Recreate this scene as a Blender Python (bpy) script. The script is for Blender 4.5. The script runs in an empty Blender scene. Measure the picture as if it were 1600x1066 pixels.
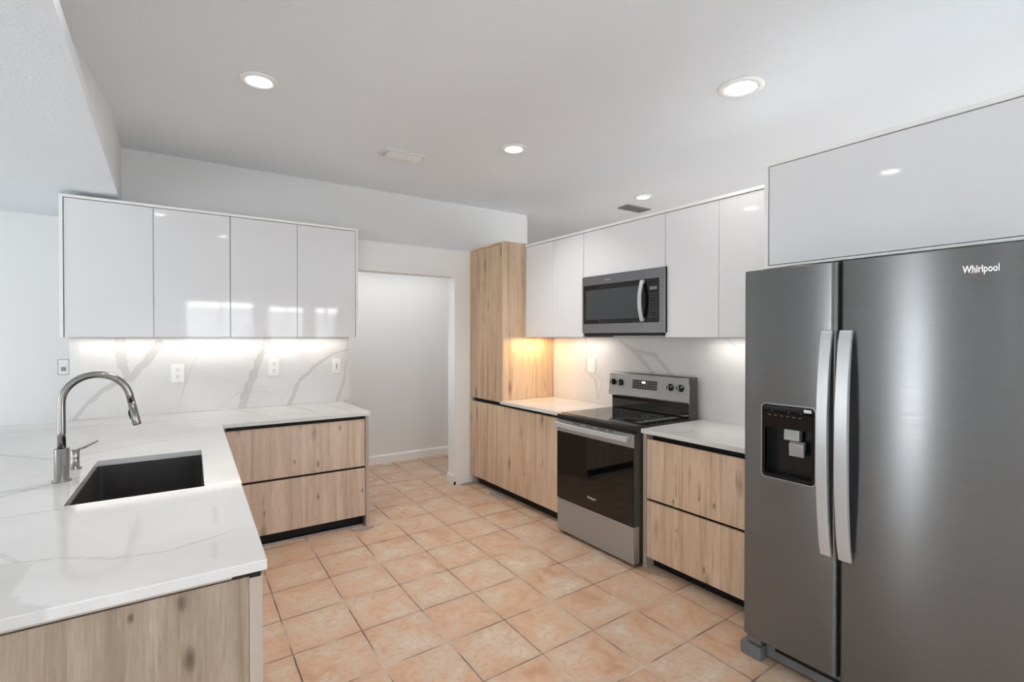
import bpy, bmesh, math, random
import numpy as np
from mathutils import Vector, Matrix, noise
S = bpy.context.scene
COL = S.collection
R = math.radians

# ------------------------------------------------------------------ camera, world, light, exposure
YAW, PITCH, FPX = 34.45, -0.5, 790.0
cd = bpy.data.cameras.new('camera'); cam = bpy.data.objects.new('camera', cd); COL.objects.link(cam)
cam.location = (0, 0, 1.52)
cam.rotation_euler = (R(90 + PITCH), 0, R(-YAW))
cd.sensor_width = 36; cd.lens = 36 * FPX / 1600; cd.clip_start = .02
S.camera = cam
S.view_settings.view_transform = 'Standard'; S.view_settings.look = 'None'
S.view_settings.gamma = 1; S.view_settings.use_curve_mapping = False
S.view_settings.exposure = 0.40
S.cycles.max_bounces = 14; S.cycles.diffuse_bounces = 8; S.cycles.glossy_bounces = 6
S.cycles.sample_clamp_indirect = 4; S.cycles.caustics_reflective = False; S.cycles.caustics_refractive = False

w = bpy.data.worlds.new('world'); S.world = w; w.use_nodes = True
bg = w.node_tree.nodes['Background']; bg.inputs[0].default_value = (.92, .96, 1, 1); bg.inputs[1].default_value = 14.0

def area(name, loc, rot, sx, sy, power, color=(1, 1, 1), spread=180):
    l = bpy.data.lights.new(name, 'AREA'); l.shape = 'RECTANGLE'; l.size = sx; l.size_y = sy
    l.energy = power; l.color = color; l.spread = R(spread)
    o = bpy.data.objects.new(name, l); COL.objects.link(o); o.location = loc; o.rotation_euler = rot
    return o
DAY = (.90, .957, 1)
area('fill_side', (-4.95, -2.2, 1.25), (0, R(-120), 0), 2.2, 3.4, 72, DAY)  # added fill lamp, tilted up; the side wall has no opening here
area('fill_rear', (-3.2, -3.95, 1.25), (R(120), 0, 0), 2.8, 2.2, 48, DAY)  # added fill lamp before the solid part of the rear wall
area('fill_dining', (6.5, 2.0, 1.5), (0, R(108), 0), 1.8, 3.6, 42, DAY)  # made-up source at a closed wall, lifts the ceiling beyond the partition
area('fill_far', (4.7, -3.95, 1.25), (R(108), 0, R(38)), 2.0, 2.2, 150, DAY)  # added fill lamp, no window here, turned towards the kitchen
area('daylight_door_left', (-4.95, 3.0, 1.25), (0, R(-90), 0), 2.3, .24, 26, DAY)
area('hall_fill', (1.7, 5.32, 2.40), (0, 0, 0), 2.6, .6, 10, (.94, .97, 1))  # added lamp without a fixture, brightens the hall

# ------------------------------------------------------------------ material helpers
class NT:
    def __init__(s, name):
        s.m = bpy.data.materials.new(name); s.m.use_nodes = True; s.t = s.m.node_tree
        s.b = s.t.nodes['Principled BSDF']
    def n(s, typ, ins=None, **kw):
        nd = s.t.nodes.new(typ)
        for k, v in kw.items(): setattr(nd, k, v)
        for k, v in (ins or {}).items(): s.set(nd.inputs[k], v)
        return nd
    def set(s, sock, v):
        if isinstance(v, bpy.types.NodeSocket): s.t.links.new(v, sock)
        elif isinstance(v, (tuple, list)) and len(v) == 3 and sock.type == 'RGBA': sock.default_value = (*v, 1)
        else: sock.default_value = v
    def p(s, **kw):
        for k, v in kw.items(): s.set(s.b.inputs[k.replace('_', ' ')], v)
    def pos(s, scale=(1, 1, 1), loc=(0, 0, 0)):
        g = s.n('ShaderNodeNewGeometry')
        return s.n('ShaderNodeMapping', {'Vector': g.outputs['Position'], 'Scale': scale, 'Location': loc}).outputs[0]
    def noise(s, vec, scale, detail=4, rough=.55, dist=0):
        return s.n('ShaderNodeTexNoise', {'Vector': vec, 'Scale': scale, 'Detail': detail, 'Roughness': rough, 'Distortion': dist}).outputs['Fac']
    def ramp(s, fac, stops):
        r = s.n('ShaderNodeValToRGB', {'Fac': fac}); e = r.color_ramp.elements
        while len(e) < len(stops): e.new(.5)
        for q, (p, c) in zip(e, stops):
            q.position = p; q.color = (*c, 1) if isinstance(c, (tuple, list)) else (c, c, c, 1)
        return r.outputs['Color']
    def mix(s, fac, a, b, mode='MIX'):
        m = s.n('ShaderNodeMix', data_type='RGBA', blend_type=mode)
        s.set(m.inputs[0], fac); s.set(m.inputs[6], a); s.set(m.inputs[7], b); return m.outputs[2]
    def math(s, op, a, b=None, c=None):
        m = s.n('ShaderNodeMath', operation=op); s.set(m.inputs[0], a)
        if b is not None: s.set(m.inputs[1], b)
        if c is not None: s.set(m.inputs[2], c)
        return m.outputs[0]
    def bump(s, h, strength=.2, dist=.01):
        s.p(Normal=s.n('ShaderNodeBump', {'Height': h, 'Strength': strength, 'Distance': dist}).outputs[0])

def lin(h):
    h = h.lstrip('#'); c = [int(h[i:i + 2], 16) / 255 for i in (0, 2, 4)]
    return tuple(x / 12.92 if x < .04045 else ((x + .055) / 1.055) ** 2.4 for x in c)
def simple(name, col, rough=.5, metal=0, spec=.5, noise_amt=.03, nscale=30, coat=0):
    k = NT(name)
    f = k.noise(k.pos(), nscale, 3)
    c0 = tuple(x * (1 - noise_amt) for x in col); c1 = tuple(min(1, x * (1 + noise_amt)) for x in col)
    k.p(Base_Color=k.ramp(f, [(.3, c0), (.7, c1)]), Roughness=rough, Metallic=metal, Specular_IOR_Level=spec)
    if coat: k.p(Coat_Weight=coat, Coat_Roughness=.03)
    return k.m
def paint(name, col, bscale, bstr):
    k = NT(name); v = k.pos()
    k.p(Base_Color=k.ramp(k.noise(v, 1.1, 3), [(.3, tuple(x * .985 for x in col)), (.7, col)]), Roughness=.7, Specular_IOR_Level=.25)
    h = k.noise(v, bscale, 5, .6)
    k.bump(k.ramp(h, [(.42, 0), (.62, 1)]), bstr, .004)
    return k.m
def wood(name, light, mid, dark, off=0.0, axis=0, knots=()):
    k = NT(name); g = k.n('ShaderNodeNewGeometry').outputs['Position']
    def v(sx, sz, l=0): return k.n('ShaderNodeMapping', {'Vector': g, 'Scale': (sx, sx, sz), 'Location': (off + l, off * 1.7, l)}).outputs[0]
    def sel(col, i, th): return k.math('GREATER_THAN', k.n('ShaderNodeSeparateColor', {'Color': col}).outputs[i], th)
    broad = k.noise(v(4.2, .30), 2.6, 4, .6, .5)
    col = k.ramp(broad, [(.33, mid), (.5, tuple((a + b) / 2 for a, b in zip(mid, light))), (.64, light)])
    plank = k.noise(v(14, .55, 9), 1.7, 3, .55, .3)
    col = k.mix(k.ramp(plank, [(.50, 0.), (.66, .46)]), col, dark)
    streak = k.noise(v(52, 2.6, 3), 1.6, 5, .7, .8)
    col = k.mix(k.ramp(streak, [(.57, 0.), (.70, .5)]), col, tuple(a * .8 for a in dark))
    fib = k.noise(v(190, 11, 7), 1.4, 4, .7)
    col = k.mix(k.ramp(fib, [(.40, .26), (.56, 0.)]), col, tuple(a * .66 for a in mid))
    lfib = k.noise(v(95, 5.0, 11), 1.6, 3, .6)
    col = k.mix(k.ramp(lfib, [(.56, 0.), (.70, .3)]), col, tuple(min(1, a * 1.2) for a in light))
    vo = k.n('ShaderNodeTexVoronoi', {'Vector': v(8, 2.6, 2), 'Scale': 1.0, 'Randomness': 1.0})
    wob = k.math('ADD', vo.outputs['Distance'], k.math('MULTIPLY', k.math('SUBTRACT', streak, .5), .12))
    knot = k.math('MULTIPLY', k.ramp(wob, [(.02, 1.), (.10, .55), (.24, 0.)]), sel(vo.outputs['Color'], 0, .60))
    vc = k.n('ShaderNodeTexVoronoi', {'Vector': v(30, 3.2, 5), 'Scale': 1.0})
    crack = k.math('MULTIPLY', k.ramp(vc.outputs['Distance'], [(.0, .9), (.14, .6), (.26, 0.)]), sel(vc.outputs['Color'], 1, .86))
    col = k.mix(k.math('MULTIPLY', knot, .8), col, tuple(a * .42 for a in dark))
    col = k.mix(k.math('MULTIPLY', crack, .7), col, tuple(a * .5 for a in dark))
    sp = k.n('ShaderNodeSeparateXYZ', {0: g}).outputs
    for (a, z, rad) in knots:                              # knots that sit at known places on the board
        da = k.math('SUBTRACT', sp[axis], a); dz = k.math('MULTIPLY', k.math('SUBTRACT', sp[2], z), .42)
        dd = k.math('SQRT', k.math('ADD', k.math('MULTIPLY', da, da), k.math('MULTIPLY', dz, dz)))
        dd = k.math('ADD', k.math('DIVIDE', dd, rad), k.math('MULTIPLY', k.math('SUBTRACT', streak, .5), .9))
        col = k.mix(k.ramp(dd, [(.0, .85), (.38, .55), (.6, .15), (1., 0.)]), col, tuple(c_ * .5 for c_ in dark))
    k.p(Base_Color=col, Roughness=.5, Specular_IOR_Level=.35)
    k.bump(fib, .1, .001)
    return k.m
def brushed(name, col, rough, aniso=.0, axis='Y', stretch=(1, 1, 1), metal=1):
    k = NT(name)
    f = k.noise(k.pos(stretch), 90, 3, .6)
    k.p(Base_Color=k.ramp(f, [(.3, tuple(x * .97 for x in col)), (.7, tuple(x * 1.03 for x in col))]), Metallic=metal,
        Roughness=k.ramp(f, [(.3, rough * .93), (.7, rough * 1.07)]))
    if aniso:
        k.p(Anisotropic=aniso, Anisotropic_Rotation=0)
        t = k.n('ShaderNodeCombineXYZ', {0: 0, 1: 1 if axis == 'Y' else 0, 2: 1 if axis == 'Z' else 0})
        k.p(Tangent=t.outputs[0])
    return k.m
def emit(name, col, st):
    k = NT(name); k.p(Base_Color=(.9, .9, .9), Emission_Color=col, Emission_Strength=st); return k.m
def marble(name):
    k = NT(name)
    a = k.n('ShaderNodeAttribute', attribute_name='vein').outputs['Fac']
    cloud = k.noise(k.pos(), 2.2, 5, .55, .3)
    base = k.ramp(cloud, [(.35, lin('D3D2D0')), (.65, lin('DDDCDB'))])
    k.p(Base_Color=k.mix(a, base, lin('9F9B97')), Roughness=.09, Specular_IOR_Level=.5)
    return k.m
def floor_tile(name):
    k = NT(name)
    uv = k.n('ShaderNodeUVMap', uv_map='tile').outputs[0]
    g = k.n('ShaderNodeNewGeometry').outputs['Position']
    sep = k.n('ShaderNodeSeparateXYZ', {0: uv})
    wob = k.math('MULTIPLY', k.math('SUBTRACT', k.noise(g, 9, 2), .5), .018)
    def edge(s):
        f = k.math('FRACT', k.math('ADD', s, wob))
        return k.math('MINIMUM', f, k.math('SUBTRACT', 1.0, f))
    e = k.math('MINIMUM', edge(sep.outputs[0]), edge(sep.outputs[1]))
    grout = k.ramp(e, [(.0085, 1.), (.0125, 0.)])
    ids = k.n('ShaderNodeCombineXYZ', {0: k.math('FLOOR', sep.outputs[0]), 1: k.math('FLOOR', sep.outputs[1])}).outputs[0]
    rnd = k.n('ShaderNodeTexWhiteNoise', {0: ids}, noise_dimensions='3D')
    # every tile reads its own stretch of the cloud pattern
    vo = k.n('ShaderNodeVectorMath', {0: g, 1: k.n('ShaderNodeVectorMath', {0: rnd.outputs['Color'], 1: (7, 7, 7)}, operation='MULTIPLY').outputs[0]}, operation='ADD').outputs[0]
    big = k.noise(vo, 5.0, 5, .6, .5)
    fine = k.noise(vo, 34, 5, .65)
    salmon, beige, rust, pale = lin('CCA98F'), lin('CBB7A2'), lin('B88D70'), lin('D4C6B5')
    col = k.ramp(big, [(.31, rust), (.44, salmon), (.55, beige), (.68, pale)])
    col = k.mix(k.ramp(fine, [(.36, .5), (.50, 0.)]), col, rust)
    edgewarm = k.ramp(k.math('ADD', e, k.math('MULTIPLY', k.math('SUBTRACT', fine, .5), .35)), [(.02, .45), (.20, 0.)])
    col = k.mix(edgewarm, col, lin('BE9A80'))
    col = k.mix(k.math('MULTIPLY', rnd.outputs['Value'], .22), col, salmon)
    pit = k.ramp(k.noise(vo, 120, 2, .5), [(.24, .6), (.31, 0.)])
    col = k.mix(pit, col, lin('8A6A53'))
    gt = k.ramp(k.noise(g, 3.2, 3), [(.38, lin('5F544C')), (.5, lin('8B7D72')), (.64, lin('CDBFB2'))])
    col = k.mix(grout, col, gt)
    k.p(Base_Color=col, Roughness=k.mix(grout, (.42, .42, .42), (.85, .85, .85)), Specular_IOR_Level=.4)
    h = k.math('SUBTRACT', k.math('MULTIPLY', fine, .12), grout)
    k.bump(h, .35, .003)
    return k.m

M = {}
M['wall'] = paint('white_wall_paint', lin('E6E6E5'), 60, .10)
M['ceil'] = paint('textured_ceiling_paint', lin('E8ECF0'), 70, .38)
M['floor'] = floor_tile('salmon_ceramic_tile')
M['gloss'] = simple('white_gloss_lacquer', lin('E2E2E3'), .05, 0, .5, .004)
M['frame'] = simple('white_satin_panel', lin('EFEFED'), .3, 0, .4, .005)
M['gap'] = simple('shadow_gap_grey', lin('77777A'), .6)
M['oak_tan'] = wood('tan_oak', lin('DFC7AD'), lin('CDB093'), lin('9C7B60'), 0.0, 1, [(2.018, .49, .016), (1.835, .56, .012), (1.733, .545, .016), (1.993, .32, .010), (1.80, .15, .016), (4.32, .50, .012), (3.62, .30, .014)])
M['oak_tan2'] = wood('tan_oak_tall', lin('CEB498'), lin('B7997C'), lin('8C715A'), 3.7)
M['oak_grey'] = wood('greige_oak', lin('E0CCBB'), lin('CBB4A1'), lin('A08875'), 1.3, 0, [(1.118, .81, .014), (.954, .55, .018), (.786, .59, .013), (.953, .30, .017), (1.292, .29, .017), (.582, .245, .014)])
M['oak_pale'] = wood('pale_oak', lin('AE9D8D'), lin('998674'), lin('6F5D4C'), 5.1, 0, [(.030, .845, .020), (.048, .695, .024), (-.072, .84, .010), (-.20, .70, .012)])
M['edge'] = simple('taupe_edge_band', lin('B4A69B'), .5, 0, .3, .03)
M['black'] = simple('matte_black', (.006, .006, .006), .55, 0, .3)
M['marble'] = marble('veined_white_quartz')
M['granite'] = simple('black_granite_composite', lin('3A3836'), .5, 0, .4, .25, 300)
M['nickel'] = brushed('brushed_nickel', lin('8E8B87'), .24, 0, stretch=(1, 1, .06))
M['steel'] = brushed('stainless_steel', lin('AAAAA9'), .4, .5, 'Z', (.05, .05, 1), .7)
M['steel_dark'] = brushed('dark_stainless', lin('87868A'), .34, .4, 'Y', (.05, .05, 1))
M['fridge'] = brushed('graphite_stainless', lin('7B7C7D'), .30, 1.0, 'Z', (.03, .03, 1), .8)
M['handle'] = brushed('satin_steel_handle', lin('C6C9CC'), .34, 0, stretch=(1, 1, .05), metal=.35)
M['glass'] = simple('black_glass', (.004, .004, .004), .03, 0, .5, .0)
M['window'] = simple('smoked_oven_window', lin('1F2223'), .06, 0, .5, .0)
M['mwin'] = simple('grey_mesh_window', lin('3A3E40'), .08, 0, .5, .02, 500)
M['plastic'] = simple('black_plastic', (.009, .009, .009), .22, 0, .4)
M['grey_plastic'] = simple('grey_plastic', lin('6E7074'), .4, 0, .4)
M['dark_side'] = simple('dark_grey_enamel', lin('45433F'), .4, 0, .4)
M['white_plastic'] = simple('white_plastic', lin('EDEDEB'), .3, 0, .5, .005)
M['chute'] = simple('silver_plastic', lin('9C9C9B'), .35, .2, .5, .01)
M['key'] = simple('dim_key_print', lin('6A6B6C'), .5)
M['slot'] = simple('dark_slot', (.03, .03, .03), .6)
M['print'] = simple('pale_grey_print', lin('B9B9B9'), .5)
M['logo'] = simple('chrome_letters', lin('E6E6E6'), .25, .6)
M['logo_ring'] = simple('copper_ring', lin('C08A60'), .3, .5)
M['mortar'] = simple('grey_mortar', lin('9C948C'), .9, 0, .2, .25, 60)
M['diffuser'] = emit('lit_diffuser', (1, .985, .96), 15.0)
M['led'] = emit('lit_display', (.9, .97, 1), 1.6)
M['vent'] = simple('white_enamel_vent', lin('DADAD8'), .45, 0, .4)
M['vent_dark'] = simple('grey_vent_metal', lin('8A8986'), .5, .3)
M['concrete'] = simple('dark_duct', (.05, .05, .05), .8)
M['lawn'] = simple('garden_green', lin('7E8F6A'), .9, 0, .1, .4, 2)

# ------------------------------------------------------------------ mesh helpers
class MB:
    def __init__(s): s.v = []; s.f = []; s.mi = []; s.cur = 0; s.sm = []
    def add(s, vs, fs, smooth=False):
        o = len(s.v); s.v += [tuple(map(float, v)) for v in vs]
        for f in fs: s.f.append(tuple(i + o for i in f)); s.mi.append(s.cur); s.sm.append(smooth)
        return s
    def box(s, x0, x1, y0, y1, z0, z1):
        x0, x1 = min(x0, x1), max(x0, x1); y0, y1 = min(y0, y1), max(y0, y1); z0, z1 = min(z0, z1), max(z0, z1)
        return s.add([(x0, y0, z0), (x1, y0, z0), (x1, y1, z0), (x0, y1, z0), (x0, y0, z1), (x1, y0, z1), (x1, y1, z1), (x0, y1, z1)],
                     [(0, 3, 2, 1), (4, 5, 6, 7), (0, 1, 5, 4), (1, 2, 6, 5), (2, 3, 7, 6), (3, 0, 4, 7)])
    def prism(s, poly, axis, a, b, smooth=False):      # polygon in the two other axes, extruded along axis
        n = len(poly)
        def pt(p, q): return {'x': (q, p[0], p[1]), 'y': (p[0], q, p[1]), 'z': (p[0], p[1], q)}[axis]
        vs = [pt(p, a) for p in poly] + [pt(p, b) for p in poly]
        s.add(vs, [tuple(range(n))[::-1], tuple(range(n, 2 * n))])
        o = len(s.v) - 2 * n
        for i in range(n):
            j = (i + 1) % n; s.f.append((o + i, o + j, o + n + j, o + n + i)); s.mi.append(s.cur); s.sm.append(smooth)
        return s
    def tube(s, pts, rad, seg=20, cap=True, ell=None):
        pts = [Vector(p) for p in pts]; n = len(pts)
        if not isinstance(rad, (list, tuple)): rad = [rad] * n
        t0 = (pts[1] - pts[0]).normalized(); u = t0.orthogonal().normalized(); vs = []
        for i in range(n):
            t = (pts[min(i + 1, n - 1)] - pts[max(i - 1, 0)]).normalized()
            u = (u - t * u.dot(t)).normalized(); wv = t.cross(u)
            for k in range(seg):
                a = 2 * math.pi * k / seg
                vs.append(pts[i] + (u * math.cos(a) + wv * math.sin(a)) * rad[i])
        fs = [(i * seg + k, i * seg + (k + 1) % seg, (i + 1) * seg + (k + 1) % seg, (i + 1) * seg + k) for i in range(n - 1) for k in range(seg)]
        s.add(vs, fs, True); o = len(s.v) - len(vs)
        if cap:
            for f in (tuple(range(seg))[::-1], tuple(range((n - 1) * seg, n * seg))):
                s.f.append(tuple(o + i for i in f)); s.mi.append(s.cur); s.sm.append(False)
        return s
    def lathe(s, prof, c=(0, 0, 0), axis='z', seg=40, cap=True):
        vs = []; n = len(prof)
        for r, h in prof:
            for k in range(seg):
                a = 2 * math.pi * k / seg; p, q = r * math.cos(a), r * math.sin(a)
                d = {'z': (p, q, h), 'x': (h, p, q), 'y': (q, h, p)}[axis]
                vs.append((c[0] + d[0], c[1] + d[1], c[2] + d[2]))
        fs = [(i * seg + k, i * seg + (k + 1) % seg, (i + 1) * seg + (k + 1) % seg, (i + 1) * seg + k) for i in range(n - 1) for k in range(seg)]
        s.add(vs, fs, True); o = len(s.v) - len(vs)
        if cap:
            for f in (tuple(range(seg))[::-1], tuple(range((n - 1) * seg, n * seg))):
                s.f.append(tuple(o + i for i in f)); s.mi.append(s.cur); s.sm.append(False)
        return s
    def xf(s, fn): s.v = [tuple(fn(Vector(v))) for v in s.v]; return s
    def build(s, name, mats, parent=None, bevel=0, seg=2, recalc=True):
        me = bpy.data.meshes.new(name)
        off = parent_world(parent)
        me.from_pydata([tuple(Vector(v) - off) for v in s.v], [], s.f)
        for m in (mats if isinstance(mats, (list, tuple)) else [mats]): me.materials.append(m)
        me.polygons.foreach_set('material_index', s.mi); me.polygons.foreach_set('use_smooth', s.sm)
        if recalc:
            bm = bmesh.new(); bm.from_mesh(me); bmesh.ops.recalc_face_normals(bm, faces=bm.faces); bm.to_mesh(me); bm.free()
        me.update()
        o = bpy.data.objects.new(name, me); COL.objects.link(o)
        if parent: o.parent = parent
        if bevel:
            b = o.modifiers.new('bevel', 'BEVEL'); b.width = bevel; b.segments = seg; b.limit_method = 'ANGLE'; b.angle_limit = R(40)
            b.harden_normals = False
        return o
def parent_world(p):
    v = Vector((0, 0, 0))
    while p is not None: v = v + p.location; p = p.parent
    return v
def thing(name, label, cat, loc, group=None):
    o = bpy.data.objects.new(name, None); COL.objects.link(o); o.location = loc; o.empty_display_size = .05
    return tag(o, label, cat, group)
def tag(o, label, cat, group=None):
    o['label'] = label; o['category'] = cat
    if group: o['group'] = group
    return o
def struct(name, mb, mat, bevel=0):
    o = mb.build(name, mat, None, bevel); o['kind'] = 'structure'; return o
def children_of(o): return [c for c in bpy.data.objects if c.parent == o]
def dup(root, loc, label=None, scale=None):
    r = root.copy(); COL.objects.link(r); r.location = loc
    if label: r['label'] = label
    if scale: r.scale = (scale, scale, 1)
    for ch in children_of(root):
        c = ch.copy(); COL.objects.link(c); c.parent = r
        for g in children_of(ch):
            d = g.copy(); COL.objects.link(d); d.parent = c
    return r
def rrect(a0, a1, b0, b1, r, n=6):
    pts = []
    for cx, cy, s in ((a1 - r, b1 - r, 0), (a0 + r, b1 - r, 90), (a0 + r, b0 + r, 180), (a1 - r, b0 + r, 270)):
        for i in range(n + 1):
            a = R(s + 90 * i / n); pts.append((cx + r * math.cos(a), cy + r * math.sin(a)))
    return pts
def ring(mb, outer, inner, axis, a, b):                # plate with a hole; outlines of equal length
    n = len(outer)
    def pt(p, q): return {'x': (q, p[0], p[1]), 'y': (p[0], q, p[1]), 'z': (p[0], p[1], q)}[axis]
    vs = [pt(p, a) for p in outer] + [pt(p, a) for p in inner] + [pt(p, b) for p in outer] + [pt(p, b) for p in inner]
    fs = []
    for i in range(n):
        j = (i + 1) % n
        fs += [(i, j, n + j, n + i), (2 * n + i, 3 * n + i, 3 * n + j, 2 * n + j), (i, 2 * n + i, 2 * n + j, j), (n + i, n + j, 3 * n + j, 3 * n + i)]
    return mb.add(vs, fs)
def text(name, body, size, origin, xdir, zdir, mat, parent, depth=.0012, bold=0.0, width=None):
    cu = bpy.data.curves.new(name, 'FONT'); cu.body = body; cu.size = size; cu.extrude = depth; cu.offset = bold
    cu.resolution_u = 3
    t = bpy.data.objects.new('tmp_text', cu); COL.objects.link(t)
    bpy.context.view_layer.update()
    me = bpy.data.meshes.new_from_object(t.evaluated_get(bpy.context.evaluated_depsgraph_get()))
    bpy.data.objects.remove(t); bpy.data.curves.remove(cu)
    xd, zd = Vector(xdir), Vector(zdir); nd = xd.cross(zd)
    off = parent_world(parent); o0 = Vector(origin)
    xs = [v.co.x for v in me.vertices]; k = (width / (max(xs) - min(xs))) if width else 1
    for v in me.vertices: v.co = o0 - off + xd * (v.co.x * k) + zd * v.co.y + nd * v.co.z
    me.materials.clear(); me.materials.append(mat)
    o = bpy.data.objects.new(name, me); COL.objects.link(o); o.parent = parent
    return o

# ------------------------------------------------------------------ room shell
CZ, LZ = 2.94, 2.50                    # raised kitchen ceiling, lower ceiling on the left
YB = 4.80                              # long wall with the left wall cabinets
XE = -.265                             # edge of the raised ceiling
def floor():
    me = bpy.data.meshes.new('floor')
    xs, ys = (-5.2, 6.8), (-4.2, 7.2)
    me.from_pydata([(xs[0], ys[0], 0), (xs[1], ys[0], 0), (xs[1], ys[1], 0), (xs[0], ys[1], 0),
                    (xs[0], ys[0], -.12), (xs[1], ys[0], -.12), (xs[1], ys[1], -.12), (xs[0], ys[1], -.12)], [],
                   [(0, 1, 2, 3), (7, 6, 5, 4), (0, 4, 5, 1), (1, 5, 6, 2), (2, 6, 7, 3), (3, 7, 4, 0)])
    uv = me.uv_layers.new(name='tile')
    A = np.array([[.3347, -.0086], [.0073, -.3454]]); Ai = np.linalg.inv(A)
    for l in me.loops:
        c = me.vertices[l.vertex_index].co
        ij = Ai @ (np.array([c.x, c.y]) - np.array([.5222, 3.6084])); uv.data[l.index].uv = (ij[0] + 40, ij[1] + 40)
    me.materials.append(M['floor'])
    o = bpy.data.objects.new('floor', me); COL.objects.link(o); o['kind'] = 'structure'
floor()
M['bounce_floor'] = simple('pale_bounce_surface', lin('DAD9D6'), .5, 0, .3, .03, 3)
struct('floor_bounce', MB().box(-5.0, -1.3, -4.0, 5.5, 0, .006).box(-1.3, 6.6, -4.0, -.7, 0, .006), M['bounce_floor'])  # unseen pale surface, added to bounce light up to the ceiling
W_ = M['wall']
struct('ceiling', MB().box(-.49, 6.8, -4.2, 7.2, CZ, CZ + .1), M['ceil'])
struct('ceiling_low', MB().box(-5.2, XE, -4.2, 5.6, LZ, LZ + .06), M['ceil'])
# plaster side of the raised ceiling: flares out a little towards the room
mb = MB()
prof = [(-4.2, -.385), (2.6, -.385), (3.2, -.375), (3.58, -.330), (3.9, -.290), (4.15, -.273), (4.4, -.267), (YB + .02, -.265)]
vs = []
for y, xt in prof: vs += [(XE, y, LZ + .06), (xt, y, CZ + .05), (-.49, y, LZ + .06), (-.49, y, CZ + .05)]
n = len(prof); fs = []
for i in range(n - 1):
    a, b = 4 * i, 4 * i + 4
    fs += [(a, b, b + 1, a + 1), (a, a + 2, b + 2, b), (a + 2, a + 3, b + 3, b + 2), (a + 1, b + 1, b + 3, a + 3)]
fs += [(0, 1, 3, 2), (4 * n - 4, 4 * n - 2, 4 * n - 1, 4 * n - 3)]
struct('trim_1', mb.add(vs, fs), W_)
struct('wall_back', MB().box(-.568, 1.427, YB, YB + .12, 0, LZ), W_)
struct('wall_dining', MB().box(-5.2, -.45, 5.50, 5.60, 0, LZ).box(-.565, -.45, YB + .12, 5.50, 0, LZ), W_)
struct('wall_upper_back', MB().box(XE, 3.50, YB, YB + .12, 2.402, CZ), W_)
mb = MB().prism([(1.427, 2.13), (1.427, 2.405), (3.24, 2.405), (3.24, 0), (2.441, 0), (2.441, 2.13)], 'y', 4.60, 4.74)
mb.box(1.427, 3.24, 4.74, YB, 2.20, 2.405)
M['wall_brightened'] = paint('brightened_wall_paint', lin('F3F4F4'), 60, .06)  # wall paint made lighter, stands in for light on the header
struct('wall_doorway', mb, M['wall_brightened'])
struct('wall_right', MB().box(3.245, 3.36, .10, YB + .12, 0, 2.405), W_)
struct('wall_hall', MB().box(-.44, 3.7, 5.87, 5.97, 0, 2.42), W_)
mb = MB().box(3.50, 3.60, YB - .06, 5.97, 0, 2.42).box(-.449, -.40, YB + .12, 5.87, 0, 2.42)
struct('wall_hall_ends', mb, W_)
struct('ceiling_hall', MB().box(-.44, 3.6, YB + .121, 5.97, 2.42, 2.5), W_)
# rest of the house, behind and beside the camera
mb = MB().box(6.6, 6.8, -4.2, 7.2, 0, CZ).box(3.5, 6.6, 7.0, 7.2, 0, CZ).box(3.5, 3.6, 5.97, 7.0, 0, CZ).box(3.5, 3.6, YB + .12, 5.97, 2.50, CZ)
struct('wall_far', mb, W_)
def wall_with_holes(name, axis, p, a0, a1, z0, z1, holes, th=.15):
    mb = MB()
    def b(u0, u1, h0, h1):
        if axis == 'y': mb.box(u0, u1, p, p - th, h0, h1)
        else: mb.box(p, p - th, u0, u1, h0, h1)
    cur = a0
    for (h0, h1, zb, zt) in holes:
        b(cur, h0, z0, z1)
        if zb > z0: b(h0, h1, z0, zb)
        b(h0, h1, zt, z1); cur = h1
    b(cur, a1, z0, z1)
    return struct(name, mb, W_)
wall_with_holes('wall_rear', 'y', -4.0, -5.2, 6.8, 0, CZ, [(.35, 1.7, .9, 2.32), (1.95, 2.8, .9, 2.26), (3.0, 3.6, .9, 2.26)])
wall_with_holes('wall_left', 'x', -5.0, -4.2, 5.6, 0, LZ, [(2.75, 3.45, .1, 2.2)])
for i, (a, b, zb, zt) in enumerate([(.35, 1.7, .9, 2.32), (1.95, 2.8, .9, 2.26), (3.0, 3.6, .9, 2.26)]):
    mb = MB()
    ring(mb, [(a, zb), (b, zb), (b, zt), (a, zt)], [(a + .05, zb + .05), (b - .05, zb + .05), (b - .05, zt - .05), (a + .05, zt - .05)], 'y', -4.02, -4.1)
    mb.box((a + b) / 2 - .02, (a + b) / 2 + .02, -4.03, -4.09, zb + .04, zt - .04)
    for k in range(22):                                   # half-closed blind slats below a bright gap
        z = zb + .06 + k * (zt - zb - .19) / 22
        mb.box(a + .06, b - .06, -4.045, -4.055, z, z + (zt - zb) / 36)
    struct('window_%d' % (i + 1), mb, M['frame'])
mb = MB(); ring(mb, [(2.75, .1), (3.45, .1), (3.45, 2.2), (2.75, 2.2)], [(2.81, .16), (3.39, .16), (3.39, 2.14), (2.81, 2.14)], 'x', -5.02, -5.1)
struct('window_4', mb, M['frame'])
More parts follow.
